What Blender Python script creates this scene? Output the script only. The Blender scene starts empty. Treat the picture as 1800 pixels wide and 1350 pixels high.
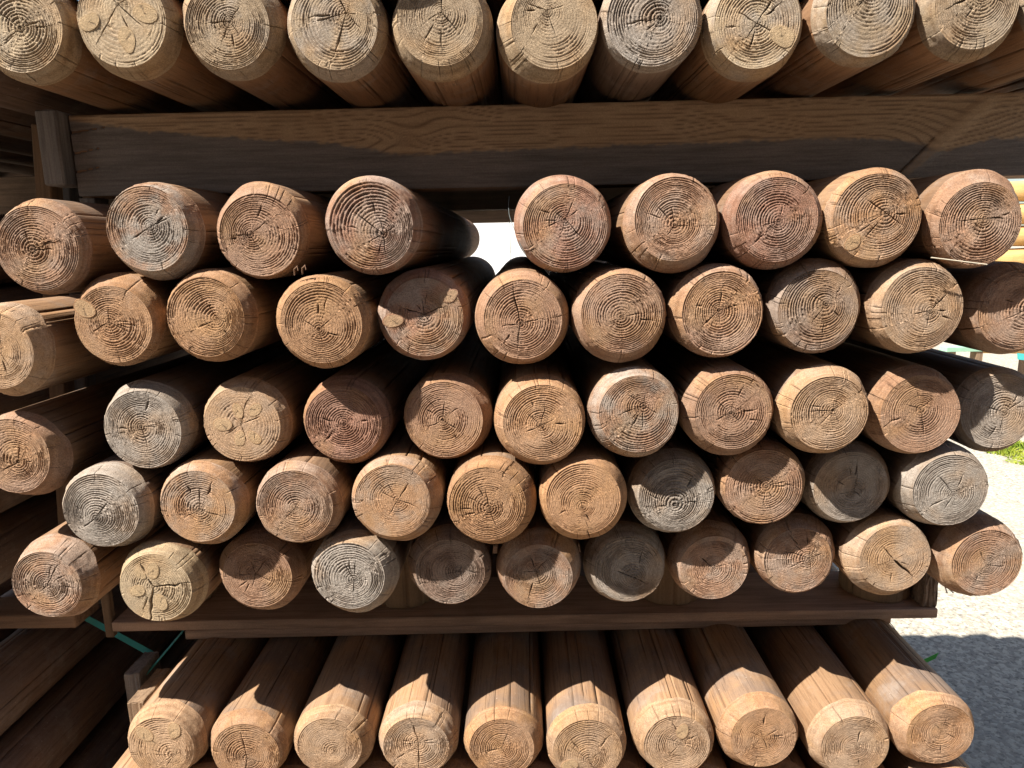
import bpy, bmesh, math, random
import numpy as np
from mathutils import Matrix, Vector

S = bpy.context.scene
C = S.collection
R_ = math.radians

# ------------------------------------------------------------------ camera
cd = bpy.data.cameras.new('camera'); cam = bpy.data.objects.new('camera', cd); C.objects.link(cam)
cd.sensor_width = 36.0; cd.lens = 25.0; cd.clip_start = 0.02; cd.clip_end = 400
cam.matrix_world = Matrix.Rotation(R_(1.04), 4, 'Z') @ Matrix.Rotation(R_(90 - 11.07), 4, 'X') @ Matrix.Rotation(R_(-1.2), 4, 'Z')
S.camera = cam

# ------------------------------------------------------------------ light
SUN = Vector((-0.66, -0.38, 1.0)).normalized()          # towards the sun: high, from the left, slightly behind the camera
EL = math.asin(SUN.z); AZ = math.atan2(SUN.x, SUN.y)
w = bpy.data.worlds.new('World'); S.world = w; w.use_nodes = True
nt = w.node_tree; nt.nodes.clear()
sky = nt.nodes.new('ShaderNodeTexSky'); sky.sky_type = 'NISHITA'; sky.sun_disc = False
sky.sun_elevation = EL; sky.sun_rotation = AZ; sky.air_density = 1.0; sky.dust_density = 1.0
bg = nt.nodes.new('ShaderNodeBackground'); bg.inputs['Strength'].default_value = 0.056
wo = nt.nodes.new('ShaderNodeOutputWorld')
nt.links.new(sky.outputs[0], bg.inputs[0]); nt.links.new(bg.outputs[0], wo.inputs[0])
sl = bpy.data.lights.new('sun', 'SUN'); sl.energy = 4.4; sl.angle = R_(0.53); sl.color = (1.0, 0.945, 0.87)
so = bpy.data.objects.new('sun', sl); C.objects.link(so)
so.rotation_euler = (-SUN).to_track_quat('-Z', 'Y').to_euler(); so.location = SUN * 20
S.view_settings.view_transform = 'Standard'; S.view_settings.look = 'None'
S.view_settings.gamma = 1.0; S.view_settings.exposure = 1.42
try: S.view_settings.use_curve_mapping = False
except Exception: pass
S.cycles.max_bounces = 8; S.cycles.diffuse_bounces = 4

GROUND = -1.70

# ------------------------------------------------------------------ material helpers
class NT:
    def __init__(s, name, rough=0.9, spec=0.25):
        s.m = bpy.data.materials.new(name); s.m.use_nodes = True
        s.t = s.m.node_tree; s.t.nodes.clear()
        s.out = s.t.nodes.new('ShaderNodeOutputMaterial'); s.b = s.t.nodes.new('ShaderNodeBsdfPrincipled')
        s.b.inputs['Roughness'].default_value = rough; s.b.inputs['Specular IOR Level'].default_value = spec
        s.t.links.new(s.b.outputs[0], s.out.inputs[0])
    def n(s, typ, **kw):
        x = s.t.nodes.new(typ)
        for k, v in kw.items():
            if k == 'op': x.operation = v
            elif isinstance(k, str) and hasattr(x, k): setattr(x, k, v)
        return x
    def l(s, a, b): s.t.links.new(a, b)
    def val(s, x, i, v):
        if hasattr(v, 'node'): s.l(v, x.inputs[i])
        else: x.inputs[i].default_value = v
    def math(s, op, a, b=0.0, c=None, clamp=False):
        x = s.n('ShaderNodeMath', op=op); x.use_clamp = clamp
        s.val(x, 0, a); s.val(x, 1, b)
        if c is not None: s.val(x, 2, c)
        return x.outputs[0]
    def vmath(s, op, a, b):
        x = s.n('ShaderNodeVectorMath', op=op); s.val(x, 0, a); s.val(x, 1, b); return x.outputs[0]
    def mix(s, f, a, b, mode='MIX'):
        x = s.n('ShaderNodeMix'); x.data_type = 'RGBA'; x.blend_type = mode; x.clamp_factor = True
        s.val(x, 0, f); s.val(x, 6, a); s.val(x, 7, b); return x.outputs[2]
    def noise(s, vec, scale, detail=4, rough=0.55, dist=0.0):
        x = s.n('ShaderNodeTexNoise'); s.l(vec, x.inputs['Vector'])
        x.inputs['Scale'].default_value = scale; x.inputs['Detail'].default_value = detail
        x.inputs['Roughness'].default_value = rough; x.inputs['Distortion'].default_value = dist
        return x.outputs[0]
    def ramp(s, f, lo, hi):
        x = s.n('ShaderNodeMapRange'); x.interpolation_type = 'SMOOTHSTEP'
        s.val(x, 0, f); x.inputs[1].default_value = lo; x.inputs[2].default_value = hi; return x.outputs[0]
    def coords(s):
        tc = s.n('ShaderNodeTexCoord'); oi = s.n('ShaderNodeObjectInfo')
        k = s.n('ShaderNodeCombineXYZ')
        a = s.math('MULTIPLY', oi.outputs['Random'], 37.0); b = s.math('MULTIPLY', oi.outputs['Random'], 91.0)
        s.l(a, k.inputs[0]); s.l(b, k.inputs[1]); s.l(a, k.inputs[2])
        s.oi = oi
        return s.vmath('ADD', tc.outputs['Object'], k.outputs[0])
    def attr(s, name='wood'):
        a = s.n('ShaderNodeAttribute'); a.attribute_name = name
        x = s.n('ShaderNodeSeparateColor'); s.l(a.outputs['Color'], x.inputs[0])
        return x.outputs[0], x.outputs[1], x.outputs[2]
    def bump(s, h, strength, dist, nrm=None):
        x = s.n('ShaderNodeBump'); x.inputs['Strength'].default_value = strength; x.inputs['Distance'].default_value = dist
        s.l(h, x.inputs['Height'])
        if nrm is not None: s.l(nrm, x.inputs['Normal'])
        return x.outputs[0]

def rgb(r, g, b): return (r, g, b, 1.0)

def make_endgrain():
    s = NT('weathered_end_grain', 0.92, 0.2)
    v = s.coords(); late, crack_dark, knot = s.attr()
    base = s.oi.outputs['Color']; wea = s.oi.outputs['Alpha']
    big = s.noise(v, 22, 5, 0.6)
    med = s.noise(v, 90, 5, 0.65)
    fine = s.noise(v, 520, 3, 0.7)
    # grey weathering in drifting patches
    f = s.math('ADD', s.math('MULTIPLY', s.ramp(big, 0.40, 0.60), 0.95), s.math('MULTIPLY', med, 0.3))
    f = s.math('MULTIPLY', f, s.math('MULTIPLY', wea, 1.15), clamp=True)
    col = s.mix(f, base, rgb(0.36, 0.318, 0.272))
    # hue drift
    n2 = s.noise(s.vmath('ADD', v, (5.3, 1.1, 7.7)), 14, 3, 0.5)
    col = s.mix(s.math('MULTIPLY', s.ramp(n2, 0.45, 0.72), 0.5), col, rgb(0.44, 0.255, 0.11))
    # late wood bands a little darker and redder than early wood
    col = s.mix(s.math('MULTIPLY', late, 0.7), col, s.mix(1.0, col, rgb(0.60, 0.52, 0.46), 'MULTIPLY'))
    col = s.mix(s.math('MULTIPLY', knot, 0.75), col, rgb(0.50, 0.355, 0.205))
    spk = s.math('MULTIPLY_ADD', fine, 1.3, 0.35)
    cx = s.n('ShaderNodeCombineColor'); [s.l(spk, cx.inputs[i]) for i in range(3)]
    col = s.mix(1.0, col, cx.outputs[0], 'MULTIPLY')
    pit = s.ramp(s.noise(s.vmath('ADD', v, (3.1, 8.2, 2.2)), 330, 4, 0.75), 0.56, 0.68)
    col = s.mix(s.math('MULTIPLY', pit, 0.55), col, rgb(0.13, 0.085, 0.06))
    dust = s.ramp(s.noise(s.vmath('ADD', v, (9.1, 4.2, 6.2)), 700, 2, 0.7), 0.63, 0.74)
    col = s.mix(s.math('MULTIPLY', dust, 0.45), col, rgb(0.58, 0.50, 0.41))
    m2 = s.math('MULTIPLY_ADD', med, 0.8, 0.6)
    cy = s.n('ShaderNodeCombineColor'); [s.l(m2, cy.inputs[i]) for i in range(3)]
    col = s.mix(1.0, col, cy.outputs[0], 'MULTIPLY')
    col = s.mix(s.math('MULTIPLY', crack_dark, 0.85, clamp=True), col, rgb(0.045, 0.032, 0.025))  # near-black tint along the open cracks
    s.l(col, s.b.inputs['Base Color'])
    h = s.math('ADD', s.math('MULTIPLY', fine, 0.7), s.math('MULTIPLY', s.noise(v, 1400, 2, 0.6), 0.5))
    s.l(s.bump(h, 0.9, 0.0014), s.b.inputs['Normal'])
    return s.m

def make_shaft():
    s = NT('pole_side_wood', 0.72, 0.3)
    v = s.coords(); late, crack_dark, knot = s.attr()
    mp = s.n('ShaderNodeMapping'); mp.inputs['Scale'].default_value = (1, 0.045, 1); s.l(v, mp.inputs[0])
    gl = s.noise(mp.outputs[0], 150, 5, 0.65, 0.6)
    mp2 = s.n('ShaderNodeMapping'); mp2.inputs['Scale'].default_value = (1, 0.12, 1); s.l(v, mp2.inputs[0])
    gb = s.noise(mp2.outputs[0], 24, 4, 0.55, 1.2)
    big = s.noise(v, 7, 4, 0.6)
    fine = s.noise(v, 420, 3, 0.65)
    base = s.oi.outputs['Color']; wea = s.oi.outputs['Alpha']
    col = s.mix(s.math('MULTIPLY', s.ramp(gl, 0.42, 0.66), 0.55), base, s.mix(1.0, base, rgb(0.46, 0.39, 0.34), 'MULTIPLY'))
    col = s.mix(s.math('MULTIPLY', s.ramp(gb, 0.5, 0.72), 0.45), col, s.mix(1.0, base, rgb(1.25, 1.05, 0.8), 'MULTIPLY'))
    col = s.mix(s.math('MULTIPLY', s.ramp(big, 0.42, 0.7), wea), col, rgb(0.16, 0.125, 0.105))
    col = s.mix(s.math('MULTIPLY', knot, 0.85), col, rgb(0.20, 0.10, 0.05))
    spk = s.math('MULTIPLY_ADD', fine, 0.5, 0.75)
    cx = s.n('ShaderNodeCombineColor'); [s.l(spk, cx.inputs[i]) for i in range(3)]
    col = s.mix(1.0, col, cx.outputs[0], 'MULTIPLY')
    sm_ = s.noise(s.vmath('ADD', v, (2.2, 5.1, 8.3)), 13, 6, 0.7)
    col = s.mix(s.math('MULTIPLY', s.ramp(sm_, 0.50, 0.72), 0.5), col, rgb(0.31, 0.265, 0.225))
    ln = s.ramp(s.noise(mp.outputs[0], 330, 3, 0.6), 0.60, 0.68)
    col = s.mix(s.math('MULTIPLY', ln, 0.55), col, rgb(0.07, 0.045, 0.032))
    # dust specks
    vo = s.n('ShaderNodeTexVoronoi'); s.l(v, vo.inputs['Vector']); vo.inputs['Scale'].default_value = 75
    sp = s.math('MULTIPLY', s.math('SUBTRACT', 1.0, s.ramp(vo.outputs['Distance'], 0.05, 0.12)), s.ramp(big, 0.45, 0.6))
    col = s.mix(s.math('MULTIPLY', sp, 0.5), col, rgb(0.5, 0.42, 0.33))
    col = s.mix(s.math('MULTIPLY', crack_dark, 0.8, clamp=True), col, rgb(0.03, 0.02, 0.016))
    s.l(col, s.b.inputs['Base Color'])
    h = s.math('ADD', gl, s.math('MULTIPLY', fine, 0.3))
    s.l(s.bump(h, 0.5, 0.0022), s.b.inputs['Normal'])
    return s.m

def make_board(name, col_a, col_b, axis=0, scale=60):
    s = NT(name, 0.85, 0.25)
    v = s.coords()
    mp = s.n('ShaderNodeMapping'); sc = [1, 1, 1]; sc[axis] = 0.05; mp.inputs['Scale'].default_value = sc; s.l(v, mp.inputs[0])
    gl = s.noise(mp.outputs[0], scale * 2.2, 5, 0.65, 0.5); gb = s.noise(mp.outputs[0], scale * 0.5, 3, 0.5, 0.8)
    fine = s.noise(v, 380, 3, 0.65); big = s.noise(v, 9, 4, 0.6)
    f = s.math('ADD', s.math('MULTIPLY', s.ramp(gl, 0.4, 0.65), 0.6), s.math('MULTIPLY', s.ramp(gb, 0.45, 0.65), 0.4), clamp=True)
    col = s.mix(f, rgb(*col_a), rgb(*col_b))
    col = s.mix(s.math('MULTIPLY', s.ramp(big, 0.45, 0.75), 0.5), col, s.mix(1.0, col, rgb(0.6, 0.6, 0.62), 'MULTIPLY'))
    spk = s.math('MULTIPLY_ADD', fine, 0.6, 0.7)
    cx = s.n('ShaderNodeCombineColor'); [s.l(spk, cx.inputs[i]) for i in range(3)]
    col = s.mix(1.0, col, cx.outputs[0], 'MULTIPLY')
    s.l(col, s.b.inputs['Base Color'])
    s.l(s.bump(s.math('ADD', gl, s.math('MULTIPLY', fine, 0.4)), 0.6, 0.002), s.b.inputs['Normal'])
    return s.m

def make_beam():
    s = NT('sawn_beam_wood', 0.82, 0.25)
    v = s.coords(); late, crack, stain = s.attr()
    fine = s.noise(v, 420, 3, 0.7); big = s.noise(v, 8, 4, 0.6)
    mp = s.n('ShaderNodeMapping'); mp.inputs['Scale'].default_value = (0.05, 1, 1); s.l(v, mp.inputs[0])
    gl = s.noise(mp.outputs[0], 190, 4, 0.65)
    col = s.mix(s.math('MULTIPLY', late, 0.85), rgb(0.55, 0.40, 0.26), rgb(0.20, 0.13, 0.085))
    col = s.mix(s.math('MULTIPLY', s.ramp(gl, 0.4, 0.7), 0.35), col, rgb(0.26, 0.175, 0.11))
    col = s.mix(s.math('MULTIPLY', s.ramp(big, 0.4, 0.7), 0.3), col, rgb(0.42, 0.27, 0.15))
    grey = s.mix(s.ramp(gl, 0.3, 0.75), rgb(0.235, 0.222, 0.22), rgb(0.14, 0.13, 0.13))
    edge = s.math('ADD', stain, s.math('MULTIPLY', s.math('SUBTRACT', fine, 0.5), 0.5))
    col = s.mix(s.math('MULTIPLY', s.ramp(edge, 0.25, 0.75), 0.93), col, grey)
    spk = s.math('MULTIPLY_ADD', fine, 0.7, 0.65)
    cx = s.n('ShaderNodeCombineColor'); [s.l(spk, cx.inputs[i]) for i in range(3)]
    col = s.mix(1.0, col, cx.outputs[0], 'MULTIPLY')
    col = s.mix(s.math('MULTIPLY', crack, 0.85), col, rgb(0.02, 0.015, 0.012))
    s.l(col, s.b.inputs['Base Color'])
    s.l(s.bump(s.math('ADD', s.math('MULTIPLY', gl, 0.5), fine), 0.5, 0.0015), s.b.inputs['Normal'])
    return s.m

def make_plain(name, c, rough=0.6, var=0.25, scale=60):
    s = NT(name, rough, 0.35); v = s.coords()
    n = s.noise(v, scale, 4, 0.6)
    col = s.mix(n, rgb(*[x * (1 - var) for x in c]), rgb(*[min(1, x * (1 + var)) for x in c]))
    s.l(col, s.b.inputs['Base Color'])
    s.l(s.bump(n, 0.25, 0.002), s.b.inputs['Normal'])
    return s.m

def make_ground():
    s = NT('exposed_aggregate', 0.95, 0.15)
    tc = s.n('ShaderNodeTexCoord'); v = tc.outputs['Object']
    vo = s.n('ShaderNodeTexVoronoi'); s.l(v, vo.inputs['Vector']); vo.inputs['Scale'].default_value = 62
    sc = s.n('ShaderNodeSeparateColor'); s.l(vo.outputs['Color'], sc.inputs[0])
    n = s.noise(v, 48, 5, 0.7); big = s.noise(v, 1.3, 4, 0.6)
    col = s.mix(s.ramp(sc.outputs[0], 0.2, 0.9), rgb(0.33, 0.30, 0.245), rgb(0.50, 0.455, 0.365))
    col = s.mix(s.ramp(n, 0.50, 0.66), col, rgb(0.17, 0.155, 0.13))
    col = s.mix(s.math('MULTIPLY', s.ramp(big, 0.4, 0.7), 0.35), col, rgb(0.46, 0.405, 0.31))
    s.l(col, s.b.inputs['Base Color'])
    h = s.math('SUBTRACT', n, s.math('MULTIPLY', vo.outputs['Distance'], 0.8))
    s.l(s.bump(h, 0.6, 0.006), s.b.inputs['Normal'])
    return s.m

def make_grass():
    s = NT('grass_blade', 0.6, 0.3); v = s.coords()
    n = s.noise(v, 9, 2, 0.5)
    s.l(s.mix(s.ramp(n, 0.3, 0.7), rgb(0.13, 0.20, 0.015), rgb(0.30, 0.33, 0.03)), s.b.inputs['Base Color'])
    return s.m

M = dict(end=make_endgrain(), shaft=make_shaft(), beam=make_beam(),
         board=make_board('dark_board', (0.26, 0.185, 0.135), (0.15, 0.11, 0.082)),
         boardred=make_board('reddish_board', (0.38, 0.235, 0.145), (0.20, 0.12, 0.075), scale=40),
         pallet=make_board('pallet_board', (0.54, 0.375, 0.27), (0.31, 0.21, 0.15)),
         blocker=make_plain('blocker_wood', (0.09, 0.07, 0.055), 0.95),
         post=make_board('brown_post', (0.27, 0.18, 0.11), (0.15, 0.10, 0.065), axis=2),
         greypost=make_board('grey_post', (0.27, 0.25, 0.235), (0.15, 0.135, 0.13), axis=2),
         block=make_board('block_wood', (0.36, 0.25, 0.15), (0.21, 0.135, 0.08), axis=2, scale=30),
         teal=make_plain('teal_strap', (0.06, 0.38, 0.36), 0.45, 0.2, 30),
         green=make_plain('green_strap', (0.09, 0.60, 0.14), 0.4, 0.15, 30),
         wire=make_plain('thin_wire', (0.10, 0.12, 0.12), 0.4),
         straw=make_plain('dry_straw', (0.62, 0.55, 0.42), 0.8),
         twig=make_plain('dry_twig', (0.22, 0.13, 0.08), 0.9),
         ground=make_ground(), grass=make_grass(),
         fresh=make_board('fresh_yellow_pole', (0.62, 0.38, 0.15), (0.48, 0.28, 0.10), scale=12),
         white=make_plain('white_painted_wall', (0.82, 0.82, 0.80), 0.6, 0.04, 3),
         palegreen=make_plain('pale_green_paint', (0.30, 0.50, 0.36), 0.6, 0.15, 20))

# ------------------------------------------------------------------ object helpers
def link(name, me, mat, parent=None):
    o = bpy.data.objects.new(name, me); C.objects.link(o)
    if mat is not None and not me.materials: me.materials.append(mat)
    if parent is not None: o.parent = parent
    return o
def tag(o, label=None, cat=None, group=None, kind=None):
    if label: o['label'] = label
    if cat: o['category'] = cat
    if group: o['group'] = group
    if kind: o['kind'] = kind
    return o
def empty(name, loc, rot=(0, 0, 0)):
    o = bpy.data.objects.new(name, None); C.objects.link(o); o.location = loc; o.rotation_euler = rot
    o.empty_display_size = 0.05
    return o
def mesh_grid(name, V, closed, attr=None, smooth=True, extra=None):
    """V: (rows, cols, 3) vertices -> quads; closed joins the last column to the first."""
    nr, nc, _ = V.shape
    idx = np.arange(nr * nc).reshape(nr, nc)
    if closed: a, b = idx[:-1], idx[1:]; a2, b2 = np.roll(a, -1, 1), np.roll(b, -1, 1)
    else: a, b = idx[:-1, :-1], idx[1:, :-1]; a2, b2 = idx[:-1, 1:], idx[1:, 1:]
    q = np.stack([a, a2, b2, b], -1).reshape(-1, 4)
    verts = V.reshape(-1, 3)
    me = bpy.data.meshes.new(name)
    nq = len(q); faces_extra = extra or []
    loops = q.ravel().tolist() if not faces_extra else None
    ls = np.arange(nq) * 4; lt = np.full(nq, 4)
    flat = q.ravel()
    for f in faces_extra:
        ls = np.append(ls, len(flat)); lt = np.append(lt, len(f)); flat = np.append(flat, f)
    me.vertices.add(len(verts)); me.vertices.foreach_set('co', verts.astype(np.float32).ravel())
    me.loops.add(len(flat)); me.loops.foreach_set('vertex_index', flat.astype(np.int32))
    me.polygons.add(len(ls)); me.polygons.foreach_set('loop_start', ls.astype(np.int32))
    me.polygons.foreach_set('loop_total', lt.astype(np.int32))
    me.update(calc_edges=True); me.validate()
    if attr is not None:
        at = me.attributes.new('wood', 'FLOAT_COLOR', 'POINT')
        A = np.ones((len(verts), 4), np.float32); A[:, :3] = attr.reshape(-1, 3); at.data.foreach_set('color', A.ravel())
    me.polygons.foreach_set('use_smooth', np.full(len(me.polygons), smooth))
    return me

def lattice(rng, nu, nv):
    T = rng.random((nu, nv + 2))
    def f(u, v):
        u = (np.asarray(u) % 1.0) * nu; v = np.clip(np.asarray(v), 0, 1) * nv
        i = np.floor(u).astype(int); j = np.floor(v).astype(int)
        a = u - i; b = v - j; a = a * a * (3 - 2 * a); b = b * b * (3 - 2 * b)
        i0 = i % nu; i1 = (i + 1) % nu; j1 = np.minimum(j + 1, nv + 1)
        return (T[i0, j] * (1 - a) + T[i1, j] * a) * (1 - b) + (T[i0, j1] * (1 - a) + T[i1, j1] * a) * b
    return f

TONE = {  # end-grain colours of the wood itself and of the pole's side
    'b': ((0.40, 0.236, 0.148), (0.29, 0.172, 0.095)),
    'r': ((0.38, 0.205, 0.138), (0.28, 0.160, 0.090)),
    't': ((0.46, 0.265, 0.142), (0.33, 0.195, 0.100)),
    'g': ((0.40, 0.345, 0.290), (0.23, 0.165, 0.12)),
    'o': ((0.40, 0.300, 0.194), (0.30, 0.170, 0.090)),
    'p': ((0.52, 0.400, 0.258), (0.32, 0.185, 0.095)),
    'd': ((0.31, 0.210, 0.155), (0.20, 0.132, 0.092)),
    'l': ((0.48, 0.315, 0.192), (0.34, 0.205, 0.112)),
}
CRK = {'Y': [(90, .5, 1.6), (215, .45, 1.5), (330, .5, 1.6)], 'star': [(20, .45, 1.3), (85, .4, 1.4), (150, .5, 1.3), (215, .4, 1.3), (290, .5, 1.4)],
       'line': [(175, .5, 2.0), (12, .55, 2.2), (255, .35, 1.1)], 'X': [(130, .55, 1.8), (35, .6, 1.8), (225, .6, 1.6), (315, .7, 2.2)],
       'big': [(112, .5, 3.0), (250, .95, 3.2), (8, .95, 2.4)], 'fine': [(70, .4, 1.0), (190, .45, 1.0), (300, .4, 1.0)],
       'T': [(88, .8, 2.0), (180, .5, 1.8), (0, .45, 1.6), (262, .7, 1.8)], 'split': [(128, .75, 2.0), (305, 1.0, 4.0), (20, .5, 1.3), (200, .5, 1.2)],
       'none': [(100, .2, .8)]}

def pole_meshes(seed, R, L, tone='b', K=14, amp=1.0, pith=(0, 0), crack='Y', rot=0, knots=(), face=0.80, cham=0.024, lod=0, spread=1.0):
    rng = np.random.default_rng(seed)
    K = int(round(K * 1.2)) if lod < 2 else 3
    nth = (112, 64, 28)[lod]
    rf = R * face
    # --- crack list: (angle, r0, r1, width, depth)
    cr = []
    for a, ln, wd in CRK[crack]:
        cr.append((R_(a + rot + rng.normal(0, 6)), 0.0, min(1.25, ln * rng.uniform(.6, 1.5)), wd * (.5 if wd < 2.3 else .85) * 1e-3, 0.007))
    for _ in range(int(rng.integers(1, 5))):
        r0 = rng.uniform(.12, .5); cr.append((rng.uniform(0, 6.283), r0, r0 + rng.uniform(.2, .5), rng.uniform(.6, 1.0) * 1e-3, 0.004))
    nrim = int(rng.integers(9, 20)); rim = []
    for _ in range(nrim):
        a = rng.uniform(0, 6.283); wd = rng.uniform(.3, .75) * 1e-3; r0 = rng.uniform(.82, 1.04)
        cr.append((a, r0, rng.uniform(1.3, 2.2), wd, rng.uniform(.002, .004))); rim.append((a, wd))
    if lod: cr = cr[:6]
    th = list(np.linspace(0, 2 * np.pi, nth, endpoint=False))
    for ci, (a, r0, r1, wd, dp) in enumerate(cr):
        da = wd * 0.55 / (rf * 0.85)
        th += [a - da, a, a + da]
    th = np.unique(np.round(np.array(th) % (2 * np.pi), 4)); nc = len(th); u = th / (2 * np.pi)
    # --- rims
    lo = lattice(rng, 5, 1); lo2 = lattice(rng, 9, 1); lo3 = lattice(rng, 4, 1)
    def outer(u): return R * (1 - 0.002 - 0.034 * lo(u, 0.0 * u) * 0.8 - 0.010 * lo2(u, 0 * u))
    off = rng.normal(0, 0.0030, 2)
    def rimface(u): return rf * (0.975 + 0.05 * lo3(u, 0 * u) + 0.018 * lo2(u, 0 * u + .5))
    # --- rho rows, four per ring, ring widths uneven
    wr = rng.uniform(.65, 1.45, K) * np.linspace(1.25, .8, K); edges = np.concatenate([[0], np.cumsum(wr)]) / wr.sum()
    if lod == 2: ts = (0.0,)
    elif lod == 1: ts = (0.0, .35)
    else: ts = (0.0, .22, .48, .70)
    rows = np.array([edges[k] + t * (edges[k + 1] - edges[k]) for k in range(K) for t in ts] + [1.0])
    tk = np.array([t for k in range(K) for t in ts] + [0.0]); kk = np.array([k for k in range(K) for t in ts] + [K])
    rows[0] = 0.004
    U, RHO = np.meshgrid(u, rows); TK = np.repeat(tk[:, None], nc, 1); KK = np.repeat(kk[:, None], nc, 1)
    wan = lattice(rng, 7, 6)
    Uw = U + (wan(U, RHO * 0.9) - 0.5) * 0.020 * np.minimum(1, RHO * 3)
    ang = Uw * 2 * np.pi
    px, pz = pith[0] * rf, pith[1] * rf
    rw = rimface(Uw)
    X = px * (1 - RHO ** 1.15) + off[0] * RHO + rw * RHO * np.cos(ang)
    Z = pz * (1 - RHO ** 1.15) + off[1] * RHO + rw * RHO * np.sin(ang)
    # ring waviness
    wv = lattice(rng, 11, 7); wv2 = lattice(rng, 31, 12)
    sh = ((wv(U, RHO) - .5) * 0.016 + (wv2(U, RHO) - .5) * 0.004) * np.sin(np.pi * np.clip(RHO, 0, 1)) * rf
    X += sh * np.cos(ang); Z += sh * np.sin(ang)
    # relief
    er = lattice(rng, 6, 4); brk = lattice(rng, 120, K); brk2 = lattice(rng, 31, K); rough = lattice(rng, 190, 70)
    mask = np.clip((er(U, RHO) - .10) * 1.8, 0.25, 1.2)
    brkv = np.clip(brk(U, KK / K) * .75 + brk2(U, KK / K) * .6 - 0.12, 0.0, 1.1)
    rk = rng.uniform(.55, 1.15, K + 1)[KK.astype(int)]
    groove = np.where((TK > 0.1) & (TK < 0.6), 1.0, np.where(TK <= .1, .12, 0.0))
    dep = groove * mask * brkv * rk * amp ** 1.25 * 0.0021
    dep += (rough(U, RHO) - .5) * 0.00030 * amp + rng.normal(0, 0.00007 * amp, U.shape)
    if lod == 2: dep *= 0
    # gentle overall saw unevenness
    dep += (lattice(rng, 4, 2)(U, RHO) - .5) * 0.0022 * np.sin(np.pi * np.clip(RHO, 0, 1))
    knotm = np.zeros_like(X)
    for kx, kz, kr in knots:
        ka = math.atan2(kz - pith[1], kx - pith[0]); ddx, ddz = X - kx * rf, Z - kz * rf
        el = ddx * math.cos(ka) + ddz * math.sin(ka); ec = -ddx * math.sin(ka) + ddz * math.cos(ka)
        dk = np.hypot(el * .75, ec * 1.25) / (kr * rf) * (1 + .35 * (er(U, RHO) - .5))
        kn = np.clip((1.3 - dk) * 1.6, 0, 1)
        dep = dep * (1 - kn * .9) - kn * 0.0002
        knotm = np.maximum(knotm, kn * (.62 + .38 * np.clip(np.sin(dk * 12 + kx * 5), -1, 1)) * np.clip(1.5 - dk, 0, 1))
    # fresh yellow patch on some
    ckd = np.zeros_like(X); ckm = np.zeros_like(X)
    for a, r0, r1, wd, dp in cr:
        d = np.abs((U * 2 * np.pi - a + np.pi) % (2 * np.pi) - np.pi) * np.maximum(RHO, .02) * rf
        tp = np.clip((RHO - r0) / .08 + (1.0 if r0 == 0 else 0), 0, 1) * np.clip((r1 - RHO) / max(.12, (r1 - r0) * .6), 0, 1)
        ww = wd * 0.5 * (0.35 + 0.65 * tp) * np.clip(.3 + RHO * 6, 0, 1)
        k = np.clip(1 - d / np.maximum(ww, 1e-6) * .8, 0, 1) * (tp > 0)
        k = np.minimum(k * 1.6, 1) * np.minimum(tp * 2, 1)
        ckd = np.maximum(ckd, k * dp * (.4 + .6 * tp)); ckm = np.maximum(ckm, k)
    Y = dep + ckd
    late = np.where(TK > 0.6, 1.0, np.where(TK < .1, .55, 0.0)) * np.clip(mask, .35, 1)
    V = np.stack([X, Y, Z], -1); A = np.stack([late, ckm, knotm], -1)
    kms = []
    for kx, kz, kr in (knots if lod == 0 else ()):
        near = np.hypot(X - kx * rf, Z - kz * rf) < kr * rf
        yb = float(np.median(Y[near])) if near.any() else 0.0
        ka = math.atan2(kz - pith[1], kx - pith[0]); no = lattice(rng, 7, 1)
        tt = np.linspace(0, 2 * np.pi, 30, endpoint=False); qs = np.array([.02, .16, .3, .42, .54, .66, .78, .88, .96, 1.0, 1.03])
        TT, QQ = np.meshgrid(tt, qs)
        rk_ = kr * rf * .86 * (1 + .22 * (no(TT / 6.2832, 0 * TT) - .5)) * QQ
        e1, e2 = rk_ * np.cos(TT) * 1.22, rk_ * np.sin(TT) * .82
        kX = kx * rf + e1 * math.cos(ka) - e2 * math.sin(ka); kZ = kz * rf + e1 * math.sin(ka) + e2 * math.cos(ka)
        kY = yb - .00045 + .00010 * np.sin(QQ * 22) + rng.normal(0, .00008, QQ.shape)
        kY[-1] = yb + .0004
        cs = np.exp(-((np.abs((TT - 2.1 + np.pi) % (2 * np.pi) - np.pi)) / .16) ** 2) * (QQ < .8)
        kY += cs * .0004
        Ak = np.stack([np.where(QQ > .93, .8, .3 + .4 * np.sin(QQ * 22)), np.clip(cs + (QQ < .1) * .7, 0, 1) * .8, np.where(QQ > .93, 0.0, .75)], -1)
        kms.append(mesh_grid('knot', np.stack([kX, kY, kZ], -1)[:, ::-1], True, Ak[:, ::-1], extra=[np.arange(30)]))
    fm = mesh_grid('end_face', V[:, ::-1], True, A[:, ::-1], extra=[np.arange(nc)])
    # --- bevelled rim: from the face edge back to the outer radius
    nb = (11, 5, 3)[lod]
    t = np.linspace(0, 1, nb); U2, T = np.meshgrid(u, t)
    Uw2 = U2 + (wan(U2, 0 * U2 + .9) - .5) * 0.020
    a2 = Uw2 * 2 * np.pi
    ro = outer(Uw2); r2 = rimface(Uw2)
    x0 = off[0] + r2 * np.cos(a2); z0 = off[1] + r2 * np.sin(a2)
    x1 = ro * np.cos(a2); z1 = ro * np.sin(a2)
    cw = cham * (0.50 + 0.80 * lattice(rng, 5, 1)(Uw2, 0 * Uw2) + .22 * lattice(rng, 23, 1)(Uw2, 0 * Uw2))
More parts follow.
